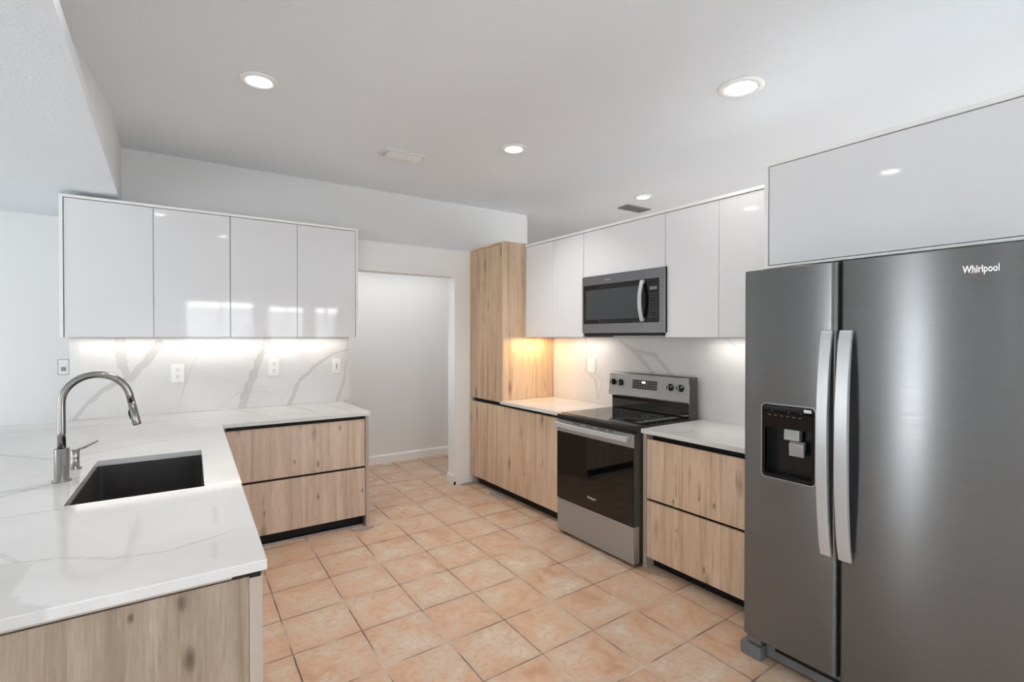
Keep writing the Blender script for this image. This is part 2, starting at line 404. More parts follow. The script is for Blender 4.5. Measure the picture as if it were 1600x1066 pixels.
# baseboards
struct('baseboard_hall', MB().prism([(5.852, 0), (5.852, .085), (5.858, .1), (5.87, .105), (5.87, 0)], 'x', -.40, 3.5), M['frame'])
struct('baseboard_doorway', MB().box(2.43, 2.441, 4.605, 4.745, 0, .10).box(2.425, 2.433, 4.60, 4.75, 0, .085), M['frame'], .002)
struct('trim_2', MB().box(2.43, 2.45, 4.588, 4.60, 0, .03), M['black'])
rr = random.Random(4)
def patch(name, cx, cy, rx, ry, seed):
    r = random.Random(seed); n = 22; top = []
    for i in range(n):
        a = 2 * math.pi * i / n; k = .7 + .45 * r.random()
        top.append((cx + rx * k * math.cos(a), cy + ry * k * math.sin(a)))
    mb = MB().prism(top, 'z', 0, .004); o = mb.build(name, M['mortar']); return o
tag(patch('mortar_patch', 1.285, 3.945, .085, .035, 1), 'rough grey mortar patch on the floor at the corner of the left drawer cabinet', 'mortar patch')
tag(patch('mortar_patch', 2.60, 4.03, .038, .15, 2), 'rough grey mortar patch on the floor under the tall oak cabinet', 'mortar patch')
tag(patch('mortar_patch', 2.575, 4.545, .09, .04, 3), 'crumbled white mortar patch at the foot of the doorway wall stub', 'mortar patch')

# ------------------------------------------------------------------ recessed lights and vents
lt = thing('recessed_light', 'recessed ceiling light nearest the left wall cabinets, above the sink', 'ceiling light', (.437, 3.115, CZ), 'recessed ceiling lights')
P0 = Vector((.437, 3.115, CZ))
MB().lathe([(.064, -.003), (.068, -.010), (.092, -.010), (.100, -.004), (.100, 0), (.064, 0)], P0, 'z', 48, False).build('trim_ring', M['white_plastic'], lt)
MB().lathe([(.0655, -.006), (.0655, -.004)], P0, 'z', 48).build('diffuser', M['diffuser'], lt)
dup(lt, (2.71, 1.645, CZ), 'largest recessed ceiling light, above the floor in front of the fridge', 1.24)
dup(lt, (2.178, 3.15, CZ), 'recessed ceiling light between the two air vents, in the middle of the ceiling', .98)
dup(lt, (4.01, 3.49, CZ), 'small far recessed ceiling light just above the wall cabinets and the grey vent', .94)
dup(lt, (.69, .70, CZ), 'recessed ceiling light outside the picture, mirrored in the left wall cabinets')
dup(lt, (-.05, 1.75, CZ), 'recessed ceiling light outside the picture, mirrored in the cabinet above the fridge')
def spot(loc, power):
    l = bpy.data.lights.new('downlight', 'AREA'); l.shape = 'DISK'; l.size = .13; l.energy = power; l.color = (1, .97, .92); l.spread = R(105)
    o = bpy.data.objects.new('downlight', l); COL.objects.link(o); o.location = loc
for p in ((.437, 3.115, 4.5), (2.71, 1.645, 1.5), (2.178, 3.15, 5.5), (4.01, 3.49, 4), (.69, .70, 1.5), (-.05, 1.75, 2)): spot((p[0], p[1], CZ - .012), p[2])
# vents
def louvre(name, label, x0, x1, y0, y1, n, fmat, smat, along='x', tilt=.014):
    t = thing(name, label, 'air vent', ((x0 + x1) / 2, (y0 + y1) / 2, CZ))
    mb = MB(); b = .024
    ring(mb, [(x0, y0), (x1, y0), (x1, y1), (x0, y1)], [(x0 + b, y0 + b), (x1 - b, y0 + b), (x1 - b, y1 - b), (x0 + b, y1 - b)], 'z', CZ, CZ - .013)
    mb.build('frame', fmat, t, .002)
    MB().box(x0 + b, x1 - b, y0 + b, y1 - b, CZ - .0015, CZ - .0005).build('duct', M['concrete'] if smat is not M['vent'] else M['vent_dark'], t)
    for i in range(n):
        f = (i + .5) / n; mb = MB()
        if along == 'x':
            c = y0 + b + f * (y1 - y0 - 2 * b); h = (y1 - y0 - 2 * b) / n * .42
            mb.prism([(c - h, CZ - .002), (c - h + .002, CZ - .002), (c + h + .002, CZ - .002 - tilt), (c + h, CZ - .002 - tilt)], 'x', x0 + b, x1 - b)
        else:
            c = x0 + b + f * (x1 - x0 - 2 * b); h = (x1 - x0 - 2 * b) / n * .42
            mb.prism([(c - h, CZ - .002), (c - h + .002, CZ - .002), (c + h + .002, CZ - .002 - tilt), (c + h, CZ - .002 - tilt)], 'y', y0 + b, y1 - b)
        mb.build('slat', smat, t)
louvre('air_vent', 'white rectangular air vent in the ceiling above the doorway', 1.375, 1.70, 3.665, 3.835, 2, M['vent'], M['vent'], tilt=.034)
louvre('air_vent', 'grey louvred air vent in the ceiling beside the far recessed light', 4.11, 4.46, 3.77, 3.94, 8, M['vent_dark'], M['vent_dark'], 'y')

# ------------------------------------------------------------------ stone with veins
def vein_field(P, veins, seed):
    """P: (n,2) positions; veins: list of (polyline [(a,b,half_width)...], strength)"""
    n = len(P); out = np.zeros(n)
    jit = np.array([(noise.noise((p[0] * 14 + seed, p[1] * 14, 3.1)) + .6 * noise.noise((p[0] * 45 + seed, p[1] * 45, 9.7)) + .35 * noise.noise((p[0] * 120, p[1] * 120 + seed, 1.7))) for p in P])
    for line, st in veins:
        best = np.full(n, 9.)
        for (a0, b0, w0), (a1, b1, w1) in zip(line[:-1], line[1:]):
            d = np.array([a1 - a0, b1 - b0]); q = P - np.array([a0, b0]); L = max(1e-9, (d * d).sum())
            t = np.clip((q @ d) / L, 0, 1); dist = np.hypot(*(q - t[:, None] * d).T)
            best = np.minimum(best, (dist + jit * (.42 * (w0 + w1) / 2 + .0012)) / (w0 + (w1 - w0) * t + 1e-6))
        core = np.clip((1.12 - best) / .28, 0, 1)
        edge = np.exp(-((best - .95) / .16) ** 2)
        out = np.maximum(out, 1.45 * st * np.clip(core * .72 + edge * .28 * core.clip(.3, 1), 0, 1))
    return out
def slab(name, xs, ys, keep, z0, z1, fn, veins, seed, parent, plane='z', extra=None):
    """grid slab; xs, ys: grid lines; keep(xc,yc): which cells exist; fn maps (a,b,h) to world"""
    nx, ny = len(xs), len(ys)
    X, Y = np.meshgrid(xs, ys, indexing='ij')
    used = {}; vs = []; fs = []
    def vid(i, j, top):
        k = (i, j, top)
        if k not in used: used[k] = len(vs); vs.append((xs[i], ys[j], z1 if top else z0))
        return used[k]
    K = [[keep((xs[i] + xs[i + 1]) / 2, (ys[j] + ys[j + 1]) / 2) for j in range(ny - 1)] for i in range(nx - 1)]
    for i in range(nx - 1):
        for j in range(ny - 1):
            if not K[i][j]: continue
            fs.append((vid(i, j, 1), vid(i + 1, j, 1), vid(i + 1, j + 1, 1), vid(i, j + 1, 1)))
            for (di, dj, a, b) in ((-1, 0, (i, j + 1), (i, j)), (1, 0, (i + 1, j), (i + 1, j + 1)), (0, -1, (i, j), (i + 1, j)), (0, 1, (i + 1, j + 1), (i, j + 1))):
                ii, jj = i + di, j + dj
                if not (0 <= ii < nx - 1 and 0 <= jj < ny - 1 and K[ii][jj]):
                    fs.append((vid(*a, 1), vid(*a, 0), vid(*b, 0), vid(*b, 1)))
                    # underside lip
    V = np.array(vs); att = vein_field(V[:, :2], veins, seed)
    if extra is not None: att = np.maximum(att, extra(V[:, :2]))
    W = [fn(*v) for v in vs]
    off = parent_world(parent)
    me = bpy.data.meshes.new(name); me.from_pydata([tuple(Vector(v) - off) for v in W], [], fs)
    at = me.attributes.new('vein', 'FLOAT', 'POINT'); at.data.foreach_set('value', att.astype(np.float32))
    me.materials.append(M['marble'])
    bm = bmesh.new(); bm.from_mesh(me); bmesh.ops.recalc_face_normals(bm, faces=bm.faces); bm.to_mesh(me); bm.free()
    o = bpy.data.objects.new(name, me); COL.objects.link(o)
    if parent: o.parent = parent
    return o
def lines(*stops):
    out = []
    for (a, b, st) in stops:
        n = max(1, int(round((b - a) / st))); out += list(np.linspace(a, b, n + 1)[:-1])
    return out + [stops[-1][1]]
# plane points from measured picture positions are written as plain wall coordinates
ZT = .915
SH = .0375
def shear(x, y): return x + SH * (y - 3.98)
def fn_pen(x, y, h): return (shear(x, y) if y < 3.98 else x, y, h)

# left worktop
wt = thing('worktop', 'white veined quartz worktop with the sink cut-out, L shaped along the left', 'worktop', (.2, 3.2, .885))
SX0, SX1, SY0, SY1 = -.243, .188, 2.385, 3.165         # sink cut-out before the shear
def unsh(*pts): return [(x - SH * (min(y, 3.98) - 3.98), y, w_) for x, y, w_ in pts]
veA = [(unsh((-1.0, 2.55, .005), (-.55, 2.63, .008), (-.40, 2.76, .012), (-.30, 2.84, .007)), .42),
       (unsh((-1.05, 3.40, .006), (-.72, 3.63, .007), (-.52, 3.40, .009), (-.46, 3.33, .008), (-.26, 3.42, .006), (-.10, 3.56, .005), (.25, 3.62, .004)), .42),
       (unsh((-1.0, 4.36, .006), (-.72, 4.40, .009), (-.3, 4.42, .007), (.25, 4.30, .005)), .42),
       (unsh((-.5, 2.95, .004), (-.42, 3.0, .006), (-.3, 3.25, .004)), .3)]
veB = [(unsh((-.60, 1.99, .005), (-.40, 1.99, .005), (-.33, 1.86, .005), (-.23, 1.828, .006), (-.13, 1.753, .005), (0, 1.72, .004), (.16, 1.78, .003)), .42),
       (unsh((.10, 1.52, .003), (.125, 1.8, .003), (.16, 2.34, .003)), .2)]
def blob(P):
    poly = [(x, y) for x, y, _ in unsh((-.37, 1.885, 0), (-.292, 1.835, 0), (-.302, 1.67, 0), (-.276, 1.585, 0), (-.215, 1.502, 0), (-.9, 1.48, 0), (-.9, 1.9, 0))]
    out = np.zeros(len(P))
    for i, p in enumerate(P):
        if p[0] > .05 or p[1] > 2.0: continue
        x = p[0] + .012 * noise.noise((p[0] * 22, p[1] * 22, 5)); y = p[1] + .012 * noise.noise((p[0] * 22, p[1] * 22, 8)); c = False
        for (xa, ya), (xb, yb) in zip(poly, poly[1:] + poly[:1]):
            if (ya > y) != (yb > y) and x < (xb - xa) * (y - ya) / (yb - ya) + xa: c = not c
        out[i] = .26 if c else 0
    return out
slab('slab', lines((-1.0, SX0, .012), (SX0, SX1, .012), (SX1, .319, .012)), lines((1.505, 2.352, .007)), lambda x, y: True, .888, ZT, fn_pen, veB, 2.2, wt, extra=blob).modifiers.new('bevel', 'BEVEL').width = .003
xs = lines((-1.0, SX0, .012), (SX0, SX1, .015), (SX1, .319, .012), (.319, 1.36, .014)); ys = lines((2.3535, SY0, .01), (SY0, SY1, .013), (SY1, 3.98, .012), (3.98, YB - .012, .009))
veA += [([(.45, 4.78, .012), (.55, 4.55, .010), (.62, 4.3, .006), (.66, 4.02, .004)], .35), ([(.85, 4.78, .02), (.95, 4.5, .012), (1.0, 4.2, .006)], .4), ([(1.15, 4.78, .01), (1.22, 4.4, .006), (1.25, 4.1, .004)], .3)]
def keepA(x, y):
    if x > .319 and y < 3.98: return False
    return not (SX0 < x < SX1 and SY0 < y < SY1)
slab('slab', xs, ys, keepA, .888, ZT, fn_pen, veA, 5.5, wt)
# backsplash of the left run: coordinates (x, z)
veL = [([(-.28, 1.50, .030), (-.275, 1.40, .034), (-.265, 1.30, .030), (-.215, 1.19, .018)], .30),
       ([(-.04, 1.47, .030), (-.12, 1.33, .026), (-.205, 1.215, .020), (-.31, 1.17, .018), (-.38, 1.12, .018), (-.47, 1.03, .016), (-.545, .92, .010)], .36),
       ([(.205, 1.36, .004), (.13, 1.14, .006), (.08, .95, .004)], .22),
       ([(.74, 1.53, .034), (.69, 1.40, .026), (.62, 1.20, .030), (.565, 1.06, .030), (.535, .92, .032)], .36),
       ([(1.42, 1.40, .006), (1.28, 1.36, .010), (1.14, 1.27, .014), (.98, 1.12, .016), (.90, .92, .018)], .36),
       ([(1.40, 1.30, .006), (1.375, 1.1, .011), (1.31, .92, .014)], .34),
       ([(.36, .93, .004), (.5, 1.05, .005), (.72, 1.05, .004), (.85, .98, .004)], .16)]
bs = slab('backsplash', lines((-.568, 1.427, .0055)), lines((ZT + .001, 1.513, .0055)), lambda x, y: True, 0, .010,
          lambda a, b, h: (a, YB - .001 - h, b), veL, 1.1, None)
tag(bs, 'white grey-veined quartz backsplash behind the left worktop, holding two outlets', 'backsplash')
# backsplash of the right run: coordinates (y, z)
veR = [([(3.50, 1.50, .010), (3.49, 1.40, .010), (3.50, 1.20, .012), (3.37, 1.13, .010), (3.34, .96, .012)], .30),
       ([(3.48, 1.42, .006), (3.41, 1.31, .008), (3.37, 1.18, .008), (3.28, 1.13, .010), (3.31, 1.0, .008), (3.33, .95, .004)], .22),
       ([(3.08, 1.49, .010), (2.94, 1.42, .018), (2.84, 1.34, .022), (2.71, 1.22, .016)], .38),
       ([(2.94, 1.41, .010), (2.80, 1.39, .016), (2.69, 1.37, .020), (2.60, 1.29, .016), (2.50, 1.20, .012)], .38),
       ([(2.06, 1.50, .006), (1.96, 1.43, .010), (1.84, 1.38, .008)], .26)]
bs = slab('backsplash', lines((1.40, 3.972, .0065)), lines((.86, 1.513, .0065)), lambda x, y: True, 0, .010,
          lambda a, b, h: (3.244 - h, a, b), veR, 7.7, None)
tag(bs, 'white grey-veined quartz backsplash behind the range and under the microwave', 'backsplash')
w2 = thing('worktop', 'small white quartz worktop between the tall oak cabinet and the range', 'worktop', (2.9, 3.5, .888))
slab('slab', lines((2.585, 3.232, .02)), lines((3.052, 3.968, .02)), lambda x, y: True, .888, ZT, lambda a, b, h: (a, b, h), [], 3, w2)
w3 = thing('worktop', 'white quartz worktop between the range and the fridge', 'worktop', (2.9, 1.8, .888))
slab('slab', lines((2.575, 3.232, .015)), lines((1.42, 2.258, .015)), lambda x, y: True, .888, ZT, lambda a, b, h: (a, b, h),
     [([(2.60, 2.05, .004), (2.75, 2.0, .02), (2.85, 2.05, .006)], .2)], 3, w3)

# ------------------------------------------------------------------ left base units
def px(f): return lambda mb: mb.xf(lambda v: Vector((shear(v.x, v.y), v.y, v.z)))
def shr(mb): return mb.xf(lambda v: Vector((shear(v.x, min(v.y, 3.98)), v.y, v.z)))
t = thing('drawer_cabinet', 'oak base cabinet with two wide drawers under the left worktop', 'cabinet', (.83, 4.4, 0))
MB().box(.33, 1.318, 4.03, YB - .005, .09, .886).build('carcass', M['oak_grey'], t)
MB().box(.345, 1.318, 4.012, 4.03, .84, .886).build('grip_channel', M['black'], t)
MB().box(.345, 1.318, 4.012, 4.03, .46, .50).build('grip_channel', M['black'], t)
for z0, z1 in ((.486, .860), (.088, .468)):
    MB().box(.338, 1.316, 3.998, 4.018, z0, z1).build('drawer_front', M['oak_grey'], t, .0015)
MB().box(1.319, 1.344, 3.992, YB - .005, 0, .887).build('end_panel', M['edge'], t, .001)
MB().box(.30, 1.318, 4.06, 4.075, 0.012, .09).build('toe_kick', M['black'], t)
MB().box(.30, 1.30, 4.035, 4.055, 0, .012).build('toe_trim', M['steel'], t)
# peninsula
t = thing('peninsula_cabinet', 'pale oak peninsula cabinet below the sink worktop, nearest the camera', 'cabinet', (-.3, 2.7, 0))
shr(MB().box(-.95, SX0 - .02, 1.56, YB - .005, .09, .886)
    .box(SX0 - .02, SX1 + .03, 1.56, SY0 - .03, .09, .886).box(SX0 - .02, SX1 + .03, SY1 + .02, YB - .02, .09, .886)
    .box(SX0 - .02, SX1 + .03, SY0 - .03, SY1 + .02, .09, .60)
    .box(SX1 + .03, .285, 1.56, 3.97, .09, .80)).build('carcass', M['oak_pale'], t)
shr(MB().box(-.95, .2755, 1.522, 1.55, .03, .872)).build('front_panel', M['oak_pale'], t, .001)
shr(MB().box(.276, .3085, 1.520, 3.97, 0, .872)).build('end_panel', M['edge'], t, .001)
shr(MB().box(-.95, .235, 1.5235, 1.56, .8755, .8875)).build('top_rail', M['edge'], t)
shr(MB().box(.236, .275, 1.545, 1.56, .874, .886)).build('grip_channel', M['black'], t)
shr(MB().box(.277, .304, 1.5185, 1.545, .868, .887)).build('panel_clip', M['black'], t, .001)
shr(MB().box(-.95, .27, 1.60, 1.615, 0, .09)).build('toe_kick', M['black'], t)
# sink
t = thing('kitchen_sink', 'black granite undermount sink set into the left worktop', 'sink', (-.06, 2.78, .66))
mb = MB(); b0, d = .012, .235
o_ = rrect(SX0 - .014, SX1 + .014, SY0 - .014, SY1 + .012, .012); i_ = rrect(SX0 - .004, SX1 + .004, SY0 - .004, SY1 + .004, .02)
f_ = rrect(SX0 + .004, SX1 - .004, SY0 + .004, SY1 - .004, .03)
n = len(o_); vs = []
for poly, z in ((o_, .8875), (i_, .8875), (f_, .888 - d + .02), (rrect(SX0 + .02, SX1 - .02, SY0 + .02, SY1 - .02, .03), .888 - d), (rrect(SX0 + .0, SX1 - .0, SY0 + .0, SY1 - .0, .03), .888 - d - .012), (o_, .86)):
    vs += [(x, y, z) for x, y in poly]
fs = []
for k in range(5):
    for i in range(n):
        j = (i + 1) % n; fs.append((k * n + i, k * n + j, (k + 1) * n + j, (k + 1) * n + i))
for i in range(n): j = (i + 1) % n; fs.append((5 * n + i, 5 * n + j, j, i))
fs += [tuple(3 * n + i for i in range(n)), tuple(4 * n + i for i in range(n))[::-1]]
shr(mb.add(vs, fs)).build('basin', M['granite'], t)
dc = (shear(-.03, 2.78), 2.78, .888 - d)
MB().lathe([(.0, .001), (.03, .001), (.034, .004), (.055, .004), (.057, .0005)], dc, 'z', 32, False).build('drain', M['steel'], t)
# faucet
FX, FY = -.359, 2.806
t = thing('kitchen_faucet', 'tall brushed nickel gooseneck faucet standing behind the black sink', 'faucet', (FX, FY, ZT))
MB().lathe([(.032, 0), (.032, .006), (.0255, .009), (.0255, .135), (.0235, .138), (.0135, .138)], (FX, FY, ZT), 'z', 40).build('body', M['nickel'], t)
path = [(FX, FY, 1.05), (FX, FY, 1.12), (FX, FY, 1.20), (FX, FY, 1.24)]
cx, cz, rx, rz = -.244, 1.24, .115, .116
for i in range(1, 25):
    a = R(180 - i * 168 / 24); path.append((cx + rx * math.cos(a), FY, cz + rz * math.sin(a)))
ex = path[-1]; dx, dz = math.cos(R(-79)), math.sin(R(-79))
path.append((ex[0] + dx * .035, FY, ex[2] + dz * .035))
MB().tube(path, .0142, 24).build('spout', M['nickel'], t)
e0 = Vector(path[-1]); dv = Vector((dx, 0, dz))
hd = MB().tube([e0, e0 + dv * .006, e0 + dv * .0062, e0 + dv * .100, e0 + dv * .104], [.0142, .0142, .0150, .0165, .0155], 24).build('spray_head', M['nickel'], t)
MB().tube([e0 + dv * .032 + Vector((-.016, 0, -.003)), e0 + dv * .05 + Vector((-.0175, 0, -.003)), e0 + dv * .075 + Vector((-.0165, 0, -.003))], [.002, .0045, .002], 12).build('spray_button', M['plastic'], hd)
HX, HY = -.342, 3.03
t = thing('faucet_lever', 'short nickel post with a thin lever, just behind the faucet', 'faucet lever', (HX, HY, ZT))
MB().lathe([(.024, 0), (.024, .005), (.0165, .008), (.0155, .05), (.0165, .085), (.014, .088), (.0, .088)], (HX, HY, ZT), 'z', 32, False).build('post', M['nickel'], t)
MB().tube([(HX, HY, 1.0), (HX + .03, HY, 1.008), (HX + .083, HY, 1.036)], [.0055, .005, .0036], 12).build('lever', M['nickel'], t)

# ------------------------------------------------------------------ left wall cabinets
GAP = .0015
def wall_cab_y(label, x0, x1, doors, side=None):
    t = thing('wall_cabinet', label, 'cabinet', ((x0 + x1) / 2, 4.62, 1.515))
    MB().box(x0, x1, 4.471, YB - .012, 1.517, 2.448).build('carcass', M['gap'], t)
    MB().box(x0, x1, 4.448, YB - .012, 2.449, 2.468).build('top_panel', M['frame'], t, .001)
    if side == 'l': MB().box(x0 - .02, x0 - .0005, 4.448, YB - .012, 1.515, 2.468).build('side_panel', M['frame'], t, .001)
    if side == 'r': MB().box(x1 + .0005, x1 + .02, 4.448, YB - .012, 1.515, 2.468).build('side_panel', M['frame'], t, .001)
    for a, b in doors: MB().box(a + GAP, b - GAP, 4.452, 4.4705, 1.515, 2.4445).build('door', M['gloss'], t, .001)
wall_cab_y('glossy white double-door wall cabinet at the left end of the left row', -.556, .4165, [(-.553, -.067), (-.067, .4165)], 'l')
wall_cab_y('glossy white double-door wall cabinet at the doorway end of the left row', .4175, 1.385, [(.4175, .903), (.903, 1.383)], 'r')
# under-cabinet strips
area('led_strip', (.42, 4.70, 1.512), (0, 0, 0), 1.9, .02, 2.5, (1, .93, .86))
area('led_strip', (3.12, 1.80, 1.512), (0, 0, R(90)), .7, .02, 1.4, (1, .95, .9))
area('led_strip', (3.10, 3.42, 1.512), (0, 0, R(90)), .5, .02, 1.0, (1, .93, .85))
area('led_strip_warm', (2.93, 3.86, 1.511), (0, 0, 0), .36, .03, 2.4, (1, .60, .26))

# ------------------------------------------------------------------ right wall cabinets
def wall_cab_x(label, y0, y1, doors, zb=1.515, x=2.88, ztop=2.405, sides='', fr=.02, bottom=False):
    t = thing('wall_cabinet', label, 'cabinet', ((x + 3.23) / 2, (y0 + y1) / 2, zb))
    MB().box(x + .021, 3.232, y0 + (fr + .0005 if 'l' in sides else 0), y1 - (fr + .0005 if 'h' in sides else 0), zb + .002, ztop - fr - .0005).build('carcass', M['gap'], t)
    MB().box(x - .002, 3.232, y0, y1, ztop - fr, ztop).build('top_panel', M['frame'], t, .001)
    lo, hi = y0, y1
    if 'h' in sides: MB().box(x - .002, 3.232, y1 - fr, y1, zb, ztop - fr - .0005).build('side_panel', M['frame'], t, .001)
    if 'l' in sides: MB().box(x - .002, 3.232, y0, y0 + fr, zb, ztop - fr - .0005).build('side_panel', M['frame'], t, .001)
    if bottom: MB().box(x - .002, x + .021, y0 + fr, y1 - fr, zb, zb + .012).build('bottom_panel', M['frame'], t, .001)
    zd = zb + (.016 if bottom else 0)
    for a, b in doors: MB().box(x + .002, x + .0205, a + GAP, b - GAP, zd, ztop - fr - .004).build('door', M['gloss'], t, .001)
    return t
wall_cab_x('narrow glossy white double-door wall cabinet between tall oak cabinet and microwave', 3.146, 3.967, [(3.1465, 3.550), (3.550, 3.967)])
wall_cab_x('low glossy white wall cabinet directly above the microwave', 2.310, 3.145, [(2.310, 3.1445)], zb=2.012)
wall_cab_x('glossy white double-door wall cabinet between the microwave and the fridge', 1.415, 2.309, [(1.895, 2.309), (1.417, 1.895)])
wall_cab_x('wide glossy white framed cabinet above the fridge', .33, 1.413, [(.354, 1.389)], zb=1.868, x=2.54, sides='hl', bottom=True)

# ------------------------------------------------------------------ tall oak cabinet and low oak cabinet
t = thing('tall_cabinet', 'tall oak upper cabinet standing on the worktop in the far right corner', 'cabinet', (2.92, 4.29, .893))
MB().box(2.645, 3.232, 3.99, 4.595, .893, 2.40).build('carcass', M['oak_tan2'], t)
MB().box(2.622, 3.232, 3.97, 3.989, .9155, 2.42).build('side_panel', M['oak_tan'], t, .001)
MB().box(2.622, 3.232, 3.9895, 4.597, 2.402, 2.42).build('top_panel', M['oak_tan'], t, .001)
MB().box(2.624, 2.644, 3.9925, 4.596, .895, 2.397).build('door', M['oak_tan2'], t, .001)
t = thing('base_cabinet', 'wide oak base cabinet with one plain panel left of the range', 'cabinet', (2.92, 3.8, 0))
MB().box(2.66, 3.232, 3.07, 4.597, .09, .887).build('carcass', M['black'], t)
MB().box(2.622, 2.66, 3.055, 3.069, .09, .887).build('end_panel', M['edge'], t)
MB().box(2.620, 2.642, 3.056, 4.590, .088, .858).build('door', M['oak_tan'], t, .0015)
MB().box(2.632, 2.66, 4.565, 4.596, .80, .89).build('filler', M['oak_tan'], t)
MB().box(2.66, 2.70, 4.53, 4.597, 0, .09).build('end_foot', M['edge'], t)
MB().box(2.69, 2.705, 3.06, 4.529, 0, .09).build('toe_kick', M['black'], t)
t = thing('drawer_cabinet', 'oak base cabinet with two drawers between the range and the fridge', 'cabinet', (2.92, 1.84, 0))
MB().box(2.66, 3.232, 1.42, 2.227, .09, .887).build('carcass', M['black'], t)
for z0, z1 in ((.462, .850), (.076, .445)):
    MB().box(2.60, 2.622, 1.425, 2.226, z0, z1).build('drawer_front', M['oak_tan'], t, .0015)
MB().box(2.596, 3.232, 2.228, 2.256, 0, .887).build('end_panel', M['edge'], t, .001)
MB().box(2.672, 2.69, 1.42, 2.227, 0, .09).build('toe_kick', M['black'], t)

# ------------------------------------------------------------------ range
RY0, RY1 = 2.262, 3.046
t = thing('electric_range', 'stainless steel electric range with black glass top and oven door', 'range', (2.85, 2.65, 0))
MB().box(2.575, 3.16, RY0 + .004, RY1 - .004, .03, .905).box(2.60, 3.14, RY0 + .03, RY1 - .03, 0, .03).build('body', M['dark_side'], t, .002)
ct = MB().prism([(2.515, .892), (2.515, .908), (2.522, .922), (2.535, .928), (3.10, .928), (3.10, .905), (2.56, .905), (2.55, .885), (2.52, .885)], 'y', RY0, RY1).build('cooktop_frame', M['plastic'], t, .002)
gl = MB().box(2.55, 3.085, RY0 + .016, RY1 - .016, .926, .9305).build('cooktop_glass', M['glass'], t, .001)
for (bx, by, br) in ((2.70, 2.46, .11), (2.70, 2.85, .085), (2.94, 2.46, .08), (2.94, 2.85, .10)):
    mb = MB(); 
    mb.lathe([(br, .9306), (br, .9309), (br - .003, .9309), (br - .003, .9306)], (bx, by, 0), 'z', 48, False)
    mb.lathe([(br * .62, .9306), (br * .62, .9309), (br * .62 - .002, .9309), (br * .62 - .002, .9306)], (bx, by, 0), 'z', 48, False)
    mb.build('burner_ring', M['grey_plastic'], gl)
# backguard
MB().box(3.115, 3.175, RY0 + .004, RY1 - .002, .906, 1.04).build('lower_riser', M['glass'], t, .004)
bg_ = MB().prism([(3.085, 1.045), (3.105, 1.217), (3.112, 1.222), (3.155, 1.222), (3.155, 1.03), (3.09, 1.035)], 'y', RY0 + .004, RY1 + .012).build('control_panel', M['steel'], t, .003)
MB().box(3.10, 3.185, RY0 - .001, RY0 + .012, .918, 1.221).build('end_cap', M['dark_side'], t, .002)
def on_panel(z): return 3.085 + (z - 1.045) * .02 / .172
dp = MB().prism([(on_panel(1.106) - .002, 1.106), (on_panel(1.176) - .002, 1.176), (on_panel(1.176) + .004, 1.176), (on_panel(1.106) + .004, 1.106)], 'y', 2.556, 2.80).build('display', M['glass'], bg_)
dp.location.x += 0
mb = MB()
for r_ in range(3):
    for c_ in range(9):
        if 3 <= c_ <= 4 and r_ == 2: continue
        z = 1.118 + r_ * .020; y = 2.785 - c_ * .0265
        mb.box(on_panel(z) - .0032, on_panel(z) - .001, y - .006, y + .003, z, z + .004)
k_ = mb.build('key_print', M['print'], bg_)
MB().box(on_panel(1.158) - .0034, on_panel(1.158) - .001, 2.670, 2.703, 1.152, 1.166).build('clock_digits', M['led'], bg_)
for ky in (3.005, 2.925, 2.428, 2.338):
    zc = 1.143; x0 = on_panel(zc)
    kb = MB().lathe([(.026, -.002), (.026, -.008), (.022, -.012), (.020, -.028), (.018, -.031)], (x0, ky, zc), 'x', 28).build('knob', M['plastic'], t)
    MB().box(x0 - .034, x0 - .029, ky - .003, ky + .003, zc - .018, zc + .018).build('pointer', M['print'], kb)
# oven door
dr = MB().box(2.522, 2.574, RY0 + .002, RY1 - .002, .272, .882).build('oven_door', M['dark_side'], t, .002)
MB().box(2.516, 2.521, RY0 + .002, RY1 - .002, .79, .878).build('door_top_band', M['steel'], dr, .001)
MB().box(2.515, 2.521, RY0 + .006, RY1 - .002, .276, .789).build('door_glass', M['glass'], dr, .001)
mb = MB()
for y0 in (2.86, 2.72, 2.60, 2.49): MB().box(2.5145, 2.517, y0 - .075 if y0 > 2.5 else y0 - .045, y0, .868, .874).build('door_vent', M['slot'], dr)

mb = MB(); hp = []; N = 20
for i in range(N + 1):
    f = i / N; y = RY0 + .035 + f * (RY1 - RY0 - .045); bow = .012 * (1 - (2 * f - 1) ** 2)
    hp.append((y, 2.478 - bow))
inner = [(y, x + .014) for y, x in hp]
poly = [(x, y) for y, x in hp] + [(x, y) for y, x in inner[::-1]]
mb.prism(poly, 'z', .828, .864)
mb.box(2.480, 2.518, RY0 + .036, RY0 + .06, .83, .862).box(2.480, 2.518, RY1 - .035, RY1 - .012, .83, .862)
mb.build('door_handle', M['handle'], dr, .003)
text('brand_letters', 'Whirlpool', .024, (2.5142, 2.705, .352), (0, -1, 0), (0, 0, 1), M['logo'], dr, .0005, .0006, .088)
dw = MB().box(2.520, 2.574, RY0 + .004, RY1 + .001, .022, .268).build('storage_drawer', M['steel'], t, .003)

